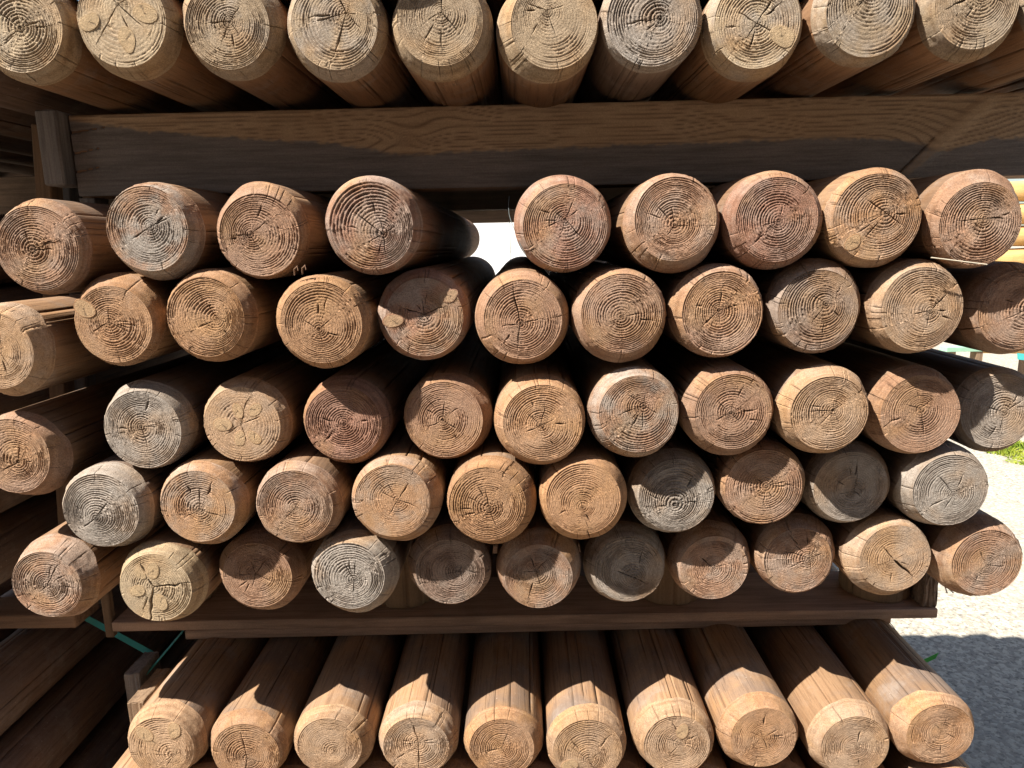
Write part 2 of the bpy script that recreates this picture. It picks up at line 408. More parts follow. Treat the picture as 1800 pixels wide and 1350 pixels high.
    bl = 0.0012 * np.sin(np.pi * T) + ((lattice(rng, 60, 8)(U2, T) - .5) * 0.0011 + (lattice(rng, 150, 11)(U2, T) - .5) * 0.0013 + rng.normal(0, .00022, U2.shape)) * np.clip(np.sin(np.pi * T), 0, 1) ** .5
    step = 0.00085 * (rng.random(nb)[:, None] * 1.8 - 1.2) * amp * np.clip(np.sin(np.pi * T) * 2, 0, 1) * np.clip(lattice(rng, 14, 4)(U2, T) * 1.6 - .3, 0, 1) * (.5 + lattice(rng, 110, 14)(U2, T))
    XX = x0 + (x1 - x0) * T + (bl + step) * np.cos(a2); ZZ = z0 + (z1 - z0) * T + (bl + step) * np.sin(a2)
    YY = cw * T + np.repeat(Y[-1:], nb, 0) * (1 - T) ** 2
    cm = np.zeros_like(XX); cdp = np.zeros_like(XX)
    RH = 1 + T
    for a, r0, r1, wd, dp in cr:
        if r1 <= 1.02: continue
        d = np.abs((U2 * 2 * np.pi - a + np.pi) % (2 * np.pi) - np.pi) * rf
        tp = np.clip((r1 - RH) / .4, 0, 1)
        k = np.minimum(np.clip(1 - d / (wd * .5) * .8, 0, 1) * 1.6, 1) * np.minimum(1, tp * 2) * (tp > 0)
        cdp = np.maximum(cdp, k * dp); cm = np.maximum(cm, k)
    XX -= cdp * np.cos(a2) * .8; ZZ -= cdp * np.sin(a2) * .8; YY += cdp * .4
    XX[-1] = x1[-1]; ZZ[-1] = z1[-1]; YY[-1] = cw[-1]
    V2 = np.stack([XX, YY, ZZ], -1)
    lt2 = np.clip(lattice(rng, 4, nb)(U2, T) * 1.6 - .55, 0, .9) * np.ones_like(XX)
    bm_ = mesh_grid('bevelled_rim', V2[:, ::-1], True, np.stack([lt2, cm, 0 * cm], -1)[:, ::-1])
    # --- shaft with drying checks along the grain
    ns = (64, 48, 28)[lod]
    cks = []
    for a, wd in rim[:9]: cks.append((a, -0.02, rng.uniform(.06, .5), wd * 1.0))
    for _ in range(13): y0 = rng.uniform(-.05, L * .6); cks.append((rng.uniform(0, 6.283), y0, y0 + rng.uniform(.15, .6), rng.uniform(.8, 2.6) * 1e-3))
    if lod == 2: cks = []
    ts = list(np.linspace(0, 2 * np.pi, ns, endpoint=False))
    for a, y0, y1, wd in cks: da = wd * .6 / R; ts += [a - da, a, a + da]
    ts = np.unique(np.round(np.array(ts) % (2 * np.pi), 4)); us = ts / (2 * np.pi)
    yv = np.concatenate([[0.0, .006, .02, .045, .08, .125], np.linspace(.18, L - cham, (15, 12, 8)[lod]), [L]])
    Us, Yv = np.meshgrid(us, yv)
    lp = lattice(rng, 6, 7); tw = rng.normal(0, .018)
    rr = outer(Us) * (1 + (lp(Us, Yv / L) - .5) * 0.012 * np.minimum(1, Yv / .15))
    rr[-1] *= .8
    asx = Us * 2 * np.pi + (wan(Us, 0 * Us + .9) - .5) * .020 * 2 * np.pi + tw * Yv
    # the first ring follows the bevel's uneven back edge
    Us0 = us + (wan(us, 0 * us + .9) - .5) * 0.020
    c0 = np.interp(us, u, cw[-1], period=1.0)
    Yp = Yv.copy(); fr = np.clip(1 - Yv / .18, 0, 1); Yp = Yv + c0[None, :] * fr
    dd = np.zeros_like(rr); mm = np.zeros_like(rr)
    for a, y0, y1, wd in cks:
        d = np.abs((Us * 2 * np.pi - a + np.pi) % (2 * np.pi) - np.pi) * R
        tp = np.clip((Yv - y0) / .06, 0, 1) * np.clip((y1 - Yv) / .1, 0, 1)
        k = np.clip(1 - d / (wd * .5) * .8, 0, 1) * np.minimum(tp * 1.5, 1); k = np.minimum(k * 1.6, 1)
        dd = np.maximum(dd, k * .006); mm = np.maximum(mm, k)
    rr0 = outer(Us0)
    rr = np.where(Yv < 1e-6, rr0[None, :], rr)
    kn = np.zeros_like(rr)
    if lod < 2:
        for _ in range(int(rng.integers(1, 4))):
            ka, ky, ks = rng.uniform(0, 6.283), rng.uniform(.05, .8), rng.uniform(.009, .015)
            d = np.hypot(((asx - ka + np.pi) % (2 * np.pi) - np.pi) * R, (Yv - ky) * .55) / ks
            kn = np.maximum(kn, np.clip(1.6 - d, 0, 1)); rr = rr + np.clip(1.4 - d, 0, 1) * .0012
    Xs = (rr - dd) * np.cos(asx); Zs = (rr - dd) * np.sin(asx)
    # match the bevel edge exactly in plan at the front
    Vs = np.stack([Xs, Yp, Zs], -1); nsr = Vs.shape[0]
    As = np.stack([0 * mm, mm, kn], -1)
    n2 = len(us)
    sm = mesh_grid('shaft', Vs, True, As, extra=[np.arange((nsr - 1) * n2, nsr * n2)])
    return sm, bm_, fm, kms

def build_pole(label, x, y, z, R, L, seed, group, tone='b', wea=0.3, tilt=None, axis=(0, 0), lod=0, swea=0.35, **kw):
    rng = random.Random(seed * 7 + 3)
    t = empty('round_pole', (x, y, z), (R_(axis[1]), 0, R_(axis[0])))
    tag(t, label, 'pole', group)
    sm, bm_, fm, kms = pole_meshes(seed, R, L, tone=tone, lod=lod, **kw)
    e, sd = TONE[tone]
    j = rng.uniform(.88, 1.1); j2 = rng.uniform(.74, 1.08)
    a = link('shaft', sm, M['shaft'], t); a.color = (sd[0] * j2, sd[1] * j2, sd[2] * j2, swea)
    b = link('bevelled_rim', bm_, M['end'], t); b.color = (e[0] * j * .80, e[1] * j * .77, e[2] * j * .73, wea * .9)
    c = link('end_face', fm, M['end'], t); c.color = (e[0] * j, e[1] * j, e[2] * j, wea)
    for km in kms:
        d = link('knot', km, M['end'], c); d.color = (e[0] * j * 1.1, e[1] * j * 1.1, e[2] * j * 1.05, wea * .3)
    return t

def box_mesh(name, x0, x1, y0, y1, z0, z1, bev=0.002, seg=(1, 1, 1), rough=0.0, seed=0):
    bm = bmesh.new(); bmesh.ops.create_cube(bm, size=1.0)
    for v in bm.verts: v.co = Vector(((x0 + x1) / 2 + v.co.x * (x1 - x0), (y0 + y1) / 2 + v.co.y * (y1 - y0), (z0 + z1) / 2 + v.co.z * (z1 - z0)))
    if bev > 0: bmesh.ops.bevel(bm, geom=bm.edges[:], offset=bev, segments=1, affect='EDGES', profile=.6)
    if rough > 0:
        rg = random.Random(seed)
        bmesh.ops.subdivide_edges(bm, edges=bm.edges[:], cuts=5, use_grid_fill=True)
        for v in bm.verts: v.co += Vector((rg.uniform(-1, 1), rg.uniform(-1, 1), rg.uniform(-1, 1))) * rough
    me = bpy.data.meshes.new(name); bm.to_mesh(me); bm.free(); return me

def board(name, x0, x1, y0, y1, z0, z1, mat, label, cat, rotz=0.0, parent=None, rough=0.0, bev=0.002, group=None, lean=0.0, seed=1):
    cx, cy = (x0 + x1) / 2, (y0 + y1) / 2
    me = box_mesh(name, x0 - cx, x1 - cx, y0 - cy, y1 - cy, 0, z1 - z0, bev, rough=rough, seed=seed)
    o = link(name, me, mat, parent); o.location = (cx, cy, z0); o.rotation_euler = (0, lean, rotz)
    if parent is None: tag(o, label, cat, group)
    return o

def tube(name, pts, r, mat, label, cat, parent=None, group=None, n=6):
    P = [Vector(p) for p in pts]; rows = []
    for i, p in enumerate(P):
        d = (P[min(i + 1, len(P) - 1)] - P[max(i - 1, 0)]).normalized()
        a = d.orthogonal().normalized(); b = d.cross(a)
        rows.append([p + (a * math.cos(2 * math.pi * k / n) + b * math.sin(2 * math.pi * k / n)) * r for k in range(n)])
    me = mesh_grid(name, np.array([[list(v) for v in rw] for rw in rows]), True)
    o = link(name, me, mat, parent)
    if parent is None: tag(o, label, cat, group)
    return o

def ribbon(name, pts, wvec, mat, label, cat, group=None, th=0.0008):
    """flat strap following pts; wvec is its width vector."""
    P = [Vector(p) for p in pts]; W = Vector(wvec)
    rows = []
    for i, p in enumerate(P):
        d = (P[min(i + 1, len(P) - 1)] - P[max(i - 1, 0)]).normalized(); nn = d.cross(W).normalized() * th
        rows.append([p - W / 2 - nn, p + W / 2 - nn, p + W / 2 + nn, p - W / 2 + nn])
    me = mesh_grid(name, np.array([[list(v) for v in rw] for rw in rows]), True, smooth=False)
    o = link(name, me, mat); tag(o, label, cat, group); return o

# ------------------------------------------------------------------ the setting
def ground():
    me = box_mesh('ground', -150, 150, -150, 150, -0.3, 0.0, 0)
    o = link('ground', me, M['ground']); o.location = (0, 0, GROUND); o['kind'] = 'structure'
    o['label'] = 'pale sunlit exposed aggregate ground'
ground()
pth = link('reflector', box_mesh('reflector', -60, 60, -1.5, 1.12, 0, .006, 0), None); pth.location = (0, 0, GROUND); pth['kind'] = 'structure'  # unseen strip of ground added to set the bounce light on the stack
pth['label'] = 'added unseen ground path in front of the stack'; pth.data.materials.append(make_plain('bounce_earth', (0.36, 0.305, 0.24), 0.95, .3, 14))

# board wall added unseen behind the camera to cut sky and bounce light
sw = empty('fill_blocker', (0, -1.5, GROUND)); tag(sw, 'added unseen board wall behind the photographer, cutting sky and bounce light', 'wall')
for k in range(26):
    x0 = -3.9 + k * .30
    link('wall_board', box_mesh('wall_board', x0, x0 + .292, -.03, 0, 0, 4.4, .003), M['board'], sw)
for z in (.4, 2.1, 4.0): link('wall_rail', box_mesh('wall_rail', -3.9, 3.9, -.11, -.032, z, z + .1, .003), M['board'], sw)

# white wall far behind, seen through the gap where one pole is missing
wl = empty('white_wall', (0, 9.5, GROUND)); tag(wl, 'bright white panelled wall seen through the gap in the stack', 'wall')
for k in range(6):
    x0 = -3.0 + k * 0.95
    me = box_mesh('wall_panel', x0, x0 + 0.943, 0, 0.12, 0.05, 2.6, 0.006)
    link('wall_panel', me, M['white'], wl)
link('wall_base', box_mesh('wall_base', -3.0, 2.7, -0.02, 0.14, 0.0, 0.05, 0.003), M['white'], wl)
link('wall_rail', box_mesh('wall_rail', -3.0, 2.7, -0.03, 0.0, 1.2, 1.24, 0.003), M['white'], wl)

# ------------------------------------------------------------------ the poles of the stack: x, z, recess, radius
POS = {
1: [(-0.6612,0.2966,0.000,0.0692), (-0.5218,0.2987,0.000,0.0692), (-0.3827,0.2960,0.005,0.0692), (-0.2411,0.2890,0.000,0.0692), (-0.1015,0.2856,0.000,0.0692), (0.0373,0.2800,0.005,0.0691), (0.1757,0.2881,0.000,0.0688), (0.3135,0.2803,0.005,0.0688), (0.4515,0.2886,-0.010,0.0684), (0.5888,0.2928,0.000,0.0685), (0.7269,0.2932,0.000,0.0691)],
2: [(-0.6759,0.0104,0.000,0.0691), (-0.5165,0.0286,0.000,0.0692), (-0.3682,0.0269,0.000,0.0692), (-0.2076,0.0303,-0.005,0.0692), (0.0566,0.0272,0.000,0.0692), (0.2089,0.0247,0.000,0.0692), (0.3479,0.0256,0.000,0.0692), (0.4869,0.0253,0.000,0.0692), (0.6262,0.0211,0.000,0.0691)],
3: [(-0.7475,-0.1347,-0.015,0.0692), (-0.5865,-0.0954,0.000,0.0691), (-0.4477,-0.0921,0.000,0.0692), (-0.2880,-0.1028,-0.010,0.0692), (-0.1460,-0.0983,0.022,0.0692), (-0.0022,-0.1037,0.000,0.0692), (0.1367,-0.1024,0.000,0.0692), (0.2772,-0.0991,0.004,0.0692), (0.4186,-0.0956,0.012,0.0692), (0.5573,-0.0992,0.002,0.0691), (0.7035,-0.1061,0.026,0.0692)],
4: [(-0.7538,-0.2949,0.000,0.0692), (-0.5685,-0.2552,0.012,0.0692), (-0.4205,-0.2533,0.022,0.0692), (-0.2700,-0.2550,0.022,0.0692), (-0.1180,-0.2551,0.032,0.0692), (0.0210,-0.2545,0.000,0.0692), (0.1594,-0.2447,0.000,0.0691), (0.2979,-0.2459,0.008,0.0690), (0.4373,-0.2479,0.000,0.0692), (0.5761,-0.2542,0.028,0.0687), (0.7173,-0.2630,0.055,0.0692)],
5: [(-0.6341,-0.3793,0.000,0.0692), (-0.4919,-0.3761,0.000,0.0692), (-0.3442,-0.3774,0.000,0.0692), (-0.1968,-0.3734,0.000,0.0692), (-0.0531,-0.3779,0.000,0.0692), (0.0858,-0.3773,0.004,0.0692), (0.2248,-0.3796,0.030,0.0690), (0.3627,-0.3685,0.032,0.0688), (0.5007,-0.3764,0.048,0.0689), (0.6385,-0.3771,0.030,0.0686)],
6: [(-0.7348,-0.4947,0.000,0.0692), (-0.5677,-0.5026,0.000,0.0692), (-0.4236,-0.5025,0.030,0.0692), (-0.2693,-0.4946,0.008,0.0692), (-0.1256,-0.5003,0.035,0.0692), (0.0177,-0.5046,0.030,0.0692), (0.1566,-0.5077,0.052,0.0689), (0.2947,-0.5084,0.058,0.0684), (0.4318,-0.4982,0.056,0.0681), (0.5689,-0.4973,0.045,0.0686), (0.7071,-0.4976,0.040,0.0692)],
7: [(-0.6166,-0.8117,0.030,0.0689), (-0.4790,-0.8245,0.030,0.0689), (-0.3337,-0.8158,0.030,0.0692), (-0.1897,-0.8161,0.030,0.0692), (-0.0458,-0.8196,0.030,0.0692), (0.0931,-0.8251,0.030,0.0692), (0.2386,-0.8180,0.030,0.0692), (0.3787,-0.8067,0.030,0.0692), (0.5290,-0.8194,0.030,0.0689), (0.6659,-0.8004,0.030,0.0689)],
}
ROW = {1: 'top row', 2: 'row one below beam', 3: 'row two below beam', 4: 'row three below beam', 5: 'row four below beam', 6: 'row on pallet', 7: 'row under pallet'}
ORD = ['first', 'second', 'third', 'fourth', 'fifth', 'sixth', 'seventh', 'eighth', 'ninth', 'tenth', 'eleventh']
# tone, weathering, rings, relief, pith, crack, rot, knots, look
LOOK = {
1: [('p', .25, 13, 1.3, (.08, -.05), 'star', 0, [], 'pale yellowish pole end with deep open rings'),
    ('p', .15, 12, .7, (-.02, .35), 'X', 0, [(-.72, .0, .24), (.58, .14, .27), (.10, -.40, .26)], 'pale pole end with three round knots'),
    ('o', .35, 17, 1.1, (.05, .0), 'star', 30, [], 'olive grey pole end with small star crack'),
    ('o', .55, 16, .8, (.30, .22), 'T', 0, [], 'greyish pole end with dark cross crack'),
    ('o', .15, 18, .6, (.02, .25), 'Y', -10, [], 'tan pole end with forked crack and shaded top'),
    ('o', .10, 17, .6, (.0, .35), 'Y', 60, [], 'smooth tan pole end with forked crack'),
    ('g', .55, 13, 1.5, (.15, -.05), 'fine', 0, [], 'grey pole end with bold raised rings'),
    ('p', .55, 14, .8, (-.05, -.05), 'X', 20, [(.55, -.35, .3)], 'pale pole end with shiny knot at lower right'),
    ('o', .45, 15, 1.2, (.0, .45), 'fine', 20, [], 'pole end with chipped left edge and curved rings'),
    ('o', .25, 17, 1.0, (.15, .3), 'fine', 80, [], 'olive pole end with fine tight rings'),
    ('o', .3, 14, .9, (0, 0), 'Y', 0, [], 'pole showing only its side at the right edge')],
2: [('b', .30, 15, 1.3, (-.15, -.05), 'Y', 20, [], 'brown pole end with long lit side'),
    ('b', .75, 15, .9, (.05, .12), 'line', 25, [], 'blue grey stained pole end with long crack'),
    ('b', .15, 15, 1.3, (-.15, -.1), 'Y', 80, [], 'brown pole end with wide lit upper rim'),
    ('r', .45, 13, 1.5, (.3, -.2), 'star', 0, [], 'reddish pole end with low pith, left of the gap'),
    ('r', .40, 16, 1.2, (.05, .1), 'star', 40, [], 'grey rimmed reddish pole end, just right of the gap'),
    ('b', .35, 17, 1.3, (.0, -.05), 'Y', 15, [], 'brown pole end with dense broken rings'),
    ('r', .30, 15, 1.3, (.05, -.02), 'fine', 0, [], 'rosy brown pole end with dark nick at left'),
    ('t', .30, 15, 1.2, (.15, .12), 'line', -40, [(-.6, -.55, .22)], 'tan pole end with pale knot at lower left'),
    ('b', .30, 14, 1.5, (.05, .02), 'line', 5, [], 'brown pole end with horizontal open crack')],
3: [('l', .30, 17, .5, (.1, .05), 'fine', 0, [], 'pale smooth pole end cut by the left edge'),
    ('t', .15, 15, 1.1, (-.05, .0), 'Y', 0, [(-.65, .35, .3)], 'golden pole end with yellow resin patch'),
    ('t', .10, 16, 1.2, (.25, -.02), 'fine', 40, [], 'orange brown pole end with wide cracked right side'),
    ('t', .05, 15, 1.1, (.0, -.15), 'Y', 70, [], 'warm orange pole end with split centre'),
    ('r', .50, 15, 1.1, (.05, .05), 'star', 10, [(-.75, -.1, .26), (.75, .5, .2)], 'streaky pole end with orange knots, shaded top'),
    ('b', .10, 15, 1.2, (-.05, -.1), 'T', 5, [], 'rusty brown pole end with T shaped crack'),
    ('b', .20, 14, 1.4, (.0, .0), 'none', 0, [], 'brown pole end with clear bullseye rings'),
    ('b', .25, 16, 1.6, (-.05, .05), 'star', 0, [], 'pole end with deep white lit ring ridges'),
    ('d', .35, 15, 1.3, (.15, .1), 'fine', 60, [], 'dark brown pole end with small yellow scar'),
    ('l', .30, 16, .9, (.2, -.05), 'line', 30, [], 'pale tan pole end with two wide cracks'),
    ('b', .30, 15, 1.2, (.4, .05), 'fine', 10, [], 'half shaded pole end cut by the right edge')],
4: [('b', .20, 15, 1.3, (.05, -.1), 'line', 50, [], 'brown pole end with diagonal crack, cut by left edge'),
    ('g', .55, 17, 1.2, (.0, .05), 'line', 110, [], 'silver grey pole end with yellow centre'),
    ('l', .25, 10, .45, (-.05, .0), 'star', 0, [(-.55, .0, .24), (-.1, .35, .2), (.35, .38, .2), (.28, -.38, .2), (-.12, -.4, .2)], 'smooth pale pole end with five knots'),
    ('r', .10, 16, 1.3, (.0, .0), 'none', 0, [], 'reddish brown pole end with close wavy rings'),
    ('b', .10, 16, 1.0, (-.1, .0), 'Y', -10, [], 'brown pole end whose upper half is shaded'),
    ('t', .15, 16, 1.2, (.02, -.05), 'star', 0, [], 'tan pole end with star crack'),
    ('b', .65, 16, 1.2, (.2, .25), 'star', 50, [], 'grey sided pole end with off centre rings'),
    ('b', .15, 14, 1.5, (.0, .0), 'fine', 10, [], 'brown pole end with deep pale rings'),
    ('l', .20, 16, 1.3, (.1, .1), 'star', 20, [], 'light pole end with pale ridged rings'),
    ('b', .15, 16, 1.0, (.1, .1), 'Y', 70, [], 'brown pole end with pale centre and shaded top'),
    ('g', .30, 15, 1.0, (.1, .0), 'Y', -60, [], 'mostly shaded pole end with small lit wedge')],
5: [('g', .60, 17, 1.5, (-.25, -.2), 'line', 40, [], 'grey pole end with crisp rings centred at lower left'),
    ('t', .50, 14, 1.0, (.05, -.05), 'Y', 0, [], 'orange centred pole end with pale smooth outer rings'),
    ('b', .35, 17, 1.0, (.0, .0), 'fine', 40, [], 'brown pole end with fine even rings'),
    ('t', .40, 16, .6, (.1, .1), 'X', 20, [], 'smooth tan pole end with blue grey streak'),
    ('t', .05, 15, 1.2, (-.05, -.1), 'star', 0, [], 'rusty pole end with coarse crumbly rings'),
    ('t', .05, 17, .9, (-.05, -.15), 'none', 0, [], 'orange brown pole end with tight bullseye'),
    ('g', .35, 14, 1.6, (.0, -.25), 'fine', 20, [], 'pole end shaded above with bright ridged lower half'),
    ('b', .25, 14, 1.4, (.0, .05), 'fine', 70, [], 'pole end with curved shadow over its upper two thirds'),
    ('g', .30, 16, .9, (.05, -.1), 'Y', 100, [], 'almost fully shaded grey brown pole end'),
    ('g', .70, 17, 1.1, (.1, -.1), 'Y', 40, [], 'grey pole end with shaded top left, rightmost')],
6: [('b', .45, 15, 1.5, (-.05, -.05), 'line', 50, [], 'pinkish grey pole end with pitted rings'),
    ('p', .05, 14, .8, (-.1, .0), 'big', 0, [(-.05, .48, .24), (-.55, -.1, .22), (.05, -.45, .24), (-.4, .4, .16)], 'yellow pole end with wide three way split and knots'),
    ('b', .15, 16, 1.1, (-.05, .1), 'star', 30, [], 'pole end shaded but for a lit lower crescent'),
    ('g', .45, 13, 1.6, (.05, -.1), 'line', 100, [], 'grey pole end with bold wavy ridges'),
    ('d', .30, 15, 1.2, (.35, .0), 'fine', 0, [], 'dark shaded pole end with thin lit crescent below'),
    ('b', .45, 17, .9, (-.1, .1), 'Y', -40, [], 'blue brown pole end with three way crack, half shaded'),
    ('g', .40, 15, 1.5, (.25, -.3), 'line', 150, [], 'pole end shaded upper left with bright ridges below'),
    ('b', .40, 17, .9, (.0, -.05), 'Y', 50, [], 'pole end with orange centre and smooth grey edge'),
    ('b', .40, 16, 1.1, (.25, .05), 'star', 0, [], 'pole end with sunlit lower half and offset rings'),
    ('l', .35, 16, .5, (.05, .05), 'split', 0, [], 'smooth pale pole end with long diagonal split'),
    ('b', .45, 16, 1.1, (.1, -.1), 'Y', 20, [], 'large pole end overhanging the pallet, rightmost')],
7: [('l', .05, 14, .9, (.3, -.3), 'fine', 40, [(-.5, .45, .3), (.42, .55, .26)], 'pale pole end with two knots near the top'),
    ('t', .15, 15, 1.0, (.05, -.2), 'line', 80, [], 'tan pole end with short vertical crack'),
    ('l', .15, 17, .7, (.1, -.15), 'none', 0, [], 'smooth pale pole end with small bullseye'),
    ('l', .35, 16, 1.0, (.05, .15), 'T', 5, [], 'pole end with crack running up its side'),
    ('t', .15, 16, 1.0, (-.05, .0), 'fine', 0, [], 'tan pole end with tight rings and rough rim'),
    ('l', .15, 17, .9, (.05, -.35), 'star', 0, [(-.5, -.5, .25)], 'pale pole end with knotty rim'),
    ('l', .15, 15, .9, (.15, .1), 'line', -20, [(.2, .5, .25)], 'pole end with knot at its top'),
    ('t', .15, 16, .8, (.05, .05), 'star', 10, [], 'flat tan pole end with ray cracks'),
    ('l', .20, 16, 1.1, (.1, -.05), 'fine', 0, [], 'light pole end with long lit orange side'),
    ('t', .20, 16, 1.1, (.1, .1), 'fine', 60, [], 'tan pole end with small pith ring, rightmost')],
}
LEN = {1: 1.06, 2: 1.2, 3: 1.14, 4: 1.12, 5: 1.1, 6: 1.1, 7: 1.2}
rg = random.Random(5)
for r in range(1, 8):
    for i, (x, z, yo, R) in enumerate(POS[r]):
        tone, wea, K, amp, pith, crk, rot, knots, look = LOOK[r][i]
        L = LEN[r] + rg.uniform(-.03, .03)
        if 2 <= r <= 6 and i >= len(POS[r]) - 5: L = 1.04 + rg.uniform(-.05, .05)
        if (r, i) == (2, 3): L = 1.42
        ax = (rg.gauss(0, .15), rg.gauss(0, .12))
        lab = look + ', ' + ORD[i] + ' in ' + ROW[r]
        if r == 1 and i == 10: lab = 'pole showing only its shaded side at the right edge of the top row'
        build_pole(lab, x, 1.0 + yo + (.012 if r == 7 else 0), z, R, L, 100 * r + i, 'round poles of the stack', tone, wea, axis=ax, K=K, amp=amp, pith=pith, crack=crk,
                   rot=rot, knots=knots, face=rg.uniform(.785, .835) if r < 6 else rg.uniform(.76, .82), cham=rg.uniform(.021, .029),
                   swea=0.15 if r == 1 else (0.75 if r == 7 else .45))

# row above the frame: its ends shade the top row
for k in range(9):
    x = -.59 + k * .14
    build_pole('pole of the layer lying on the top row, above the picture', x, 1.0 + (-.02 if k == 3 else rg.uniform(.02, .035)), .4115, .069, 1.0, 900 + k,
               'poles above the picture', 'o', .3, lod=2)
build_pole('dark pole side at the upper left corner, first of the top row', -.802, 1.01, .2962, .069, 1.2, 951, 'round poles of the stack', 'd', .3, lod=1)
build_pole('pole at the far right end of the top row, only its side visible', .8665, 1.0, .2932, .069, 1.05, 950, 'round poles of the stack', 'o', .3, lod=1)
# bundle standing behind, whose near ends darken the gap
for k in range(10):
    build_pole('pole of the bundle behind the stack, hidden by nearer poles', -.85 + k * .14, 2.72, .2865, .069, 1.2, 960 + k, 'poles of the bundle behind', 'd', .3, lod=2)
# rows under the lit bottom row
ORD8 = ORD
for k in range(11):
    x = -.69 + k * .1386
    lod = 0 if k in (0, 10) else 1
    build_pole('pole in the lowest visible row, ' + ORD8[k] + ' from left, peeping between the poles above', x, 1.03 + (0.0 if k in (0, 10) else .02), -.937 + .004 * math.sin(k * 2), .0686, 1.25, 800 + k,
               'lowest visible poles', 'l' if k == 0 else 't', .15, lod=lod)
for r in range(5):
    for k in range(11):
        build_pole('pole deep in the bottom of the stack, hidden under the lit rows', -.69 + k * .139 + (.0 if r % 2 else .069), 1.05, -1.058 - r * .1205, .0686, 1.2, 850 + r * 20 + k,
                   'poles hidden at the bottom of the stack', 'd', .3, lod=2)

# poles of the neighbouring stack on the left
left = [(-.95, .285, 'dark pole side at the upper left, beside the brown post'),
        (-1.02, .012, 'shaded pole side left of the posts, level with first row below beam'),
        (-1.00, -.127, 'shaded pole side at the left edge, level with second row below beam'),
        (-1.02, -.266, 'shaded pole side at the left edge, level with third row below beam'),
        (-1.00, -.405, 'dark pole side at the left edge, level with fourth row below beam'),
        (-1.02, -.544, 'dark pole side above the reddish board at the left edge'),
        (-1.02, -.815, 'long dark pole just under the reddish board, lower left'),
        (-.985, -.955, 'long cracked dark pole in the middle of the lower left corner'),
        (-.935, -1.09, 'lowest dark pole beside the lower stakes, lower left'),
        (-.87, -1.213, None), (-.93, -1.338, None), (-.87, -1.462, None)]
left += [(-.95 - .1385 * k, .285, None) for k in range(1, 8)] + [(-1.02 - .1385 * k, .012, None) for k in range(1, 4)]
left += [(-1.0 - .1385 * k, z, None) for z in (-.127, -.405) for k in range(1, 3)] + [(-1.02 - .1385 * k, z, None) for z in (-.266, -.544) for k in range(1, 3)]
left += [(-1.16, -.815, None), (-1.125, -.955, None), (-1.075, -1.09, None), (-1.01, -1.213, None), (-1.07, -1.338, None), (-1.01, -1.462, None), (-1.30, -.815, None), (-1.265, -.955, None)]
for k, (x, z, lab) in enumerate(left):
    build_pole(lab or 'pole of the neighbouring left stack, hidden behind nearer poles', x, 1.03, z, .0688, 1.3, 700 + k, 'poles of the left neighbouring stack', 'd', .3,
               lod=1 if lab else 2, swea=.55, axis=(rg.gauss(0, .3), 0))

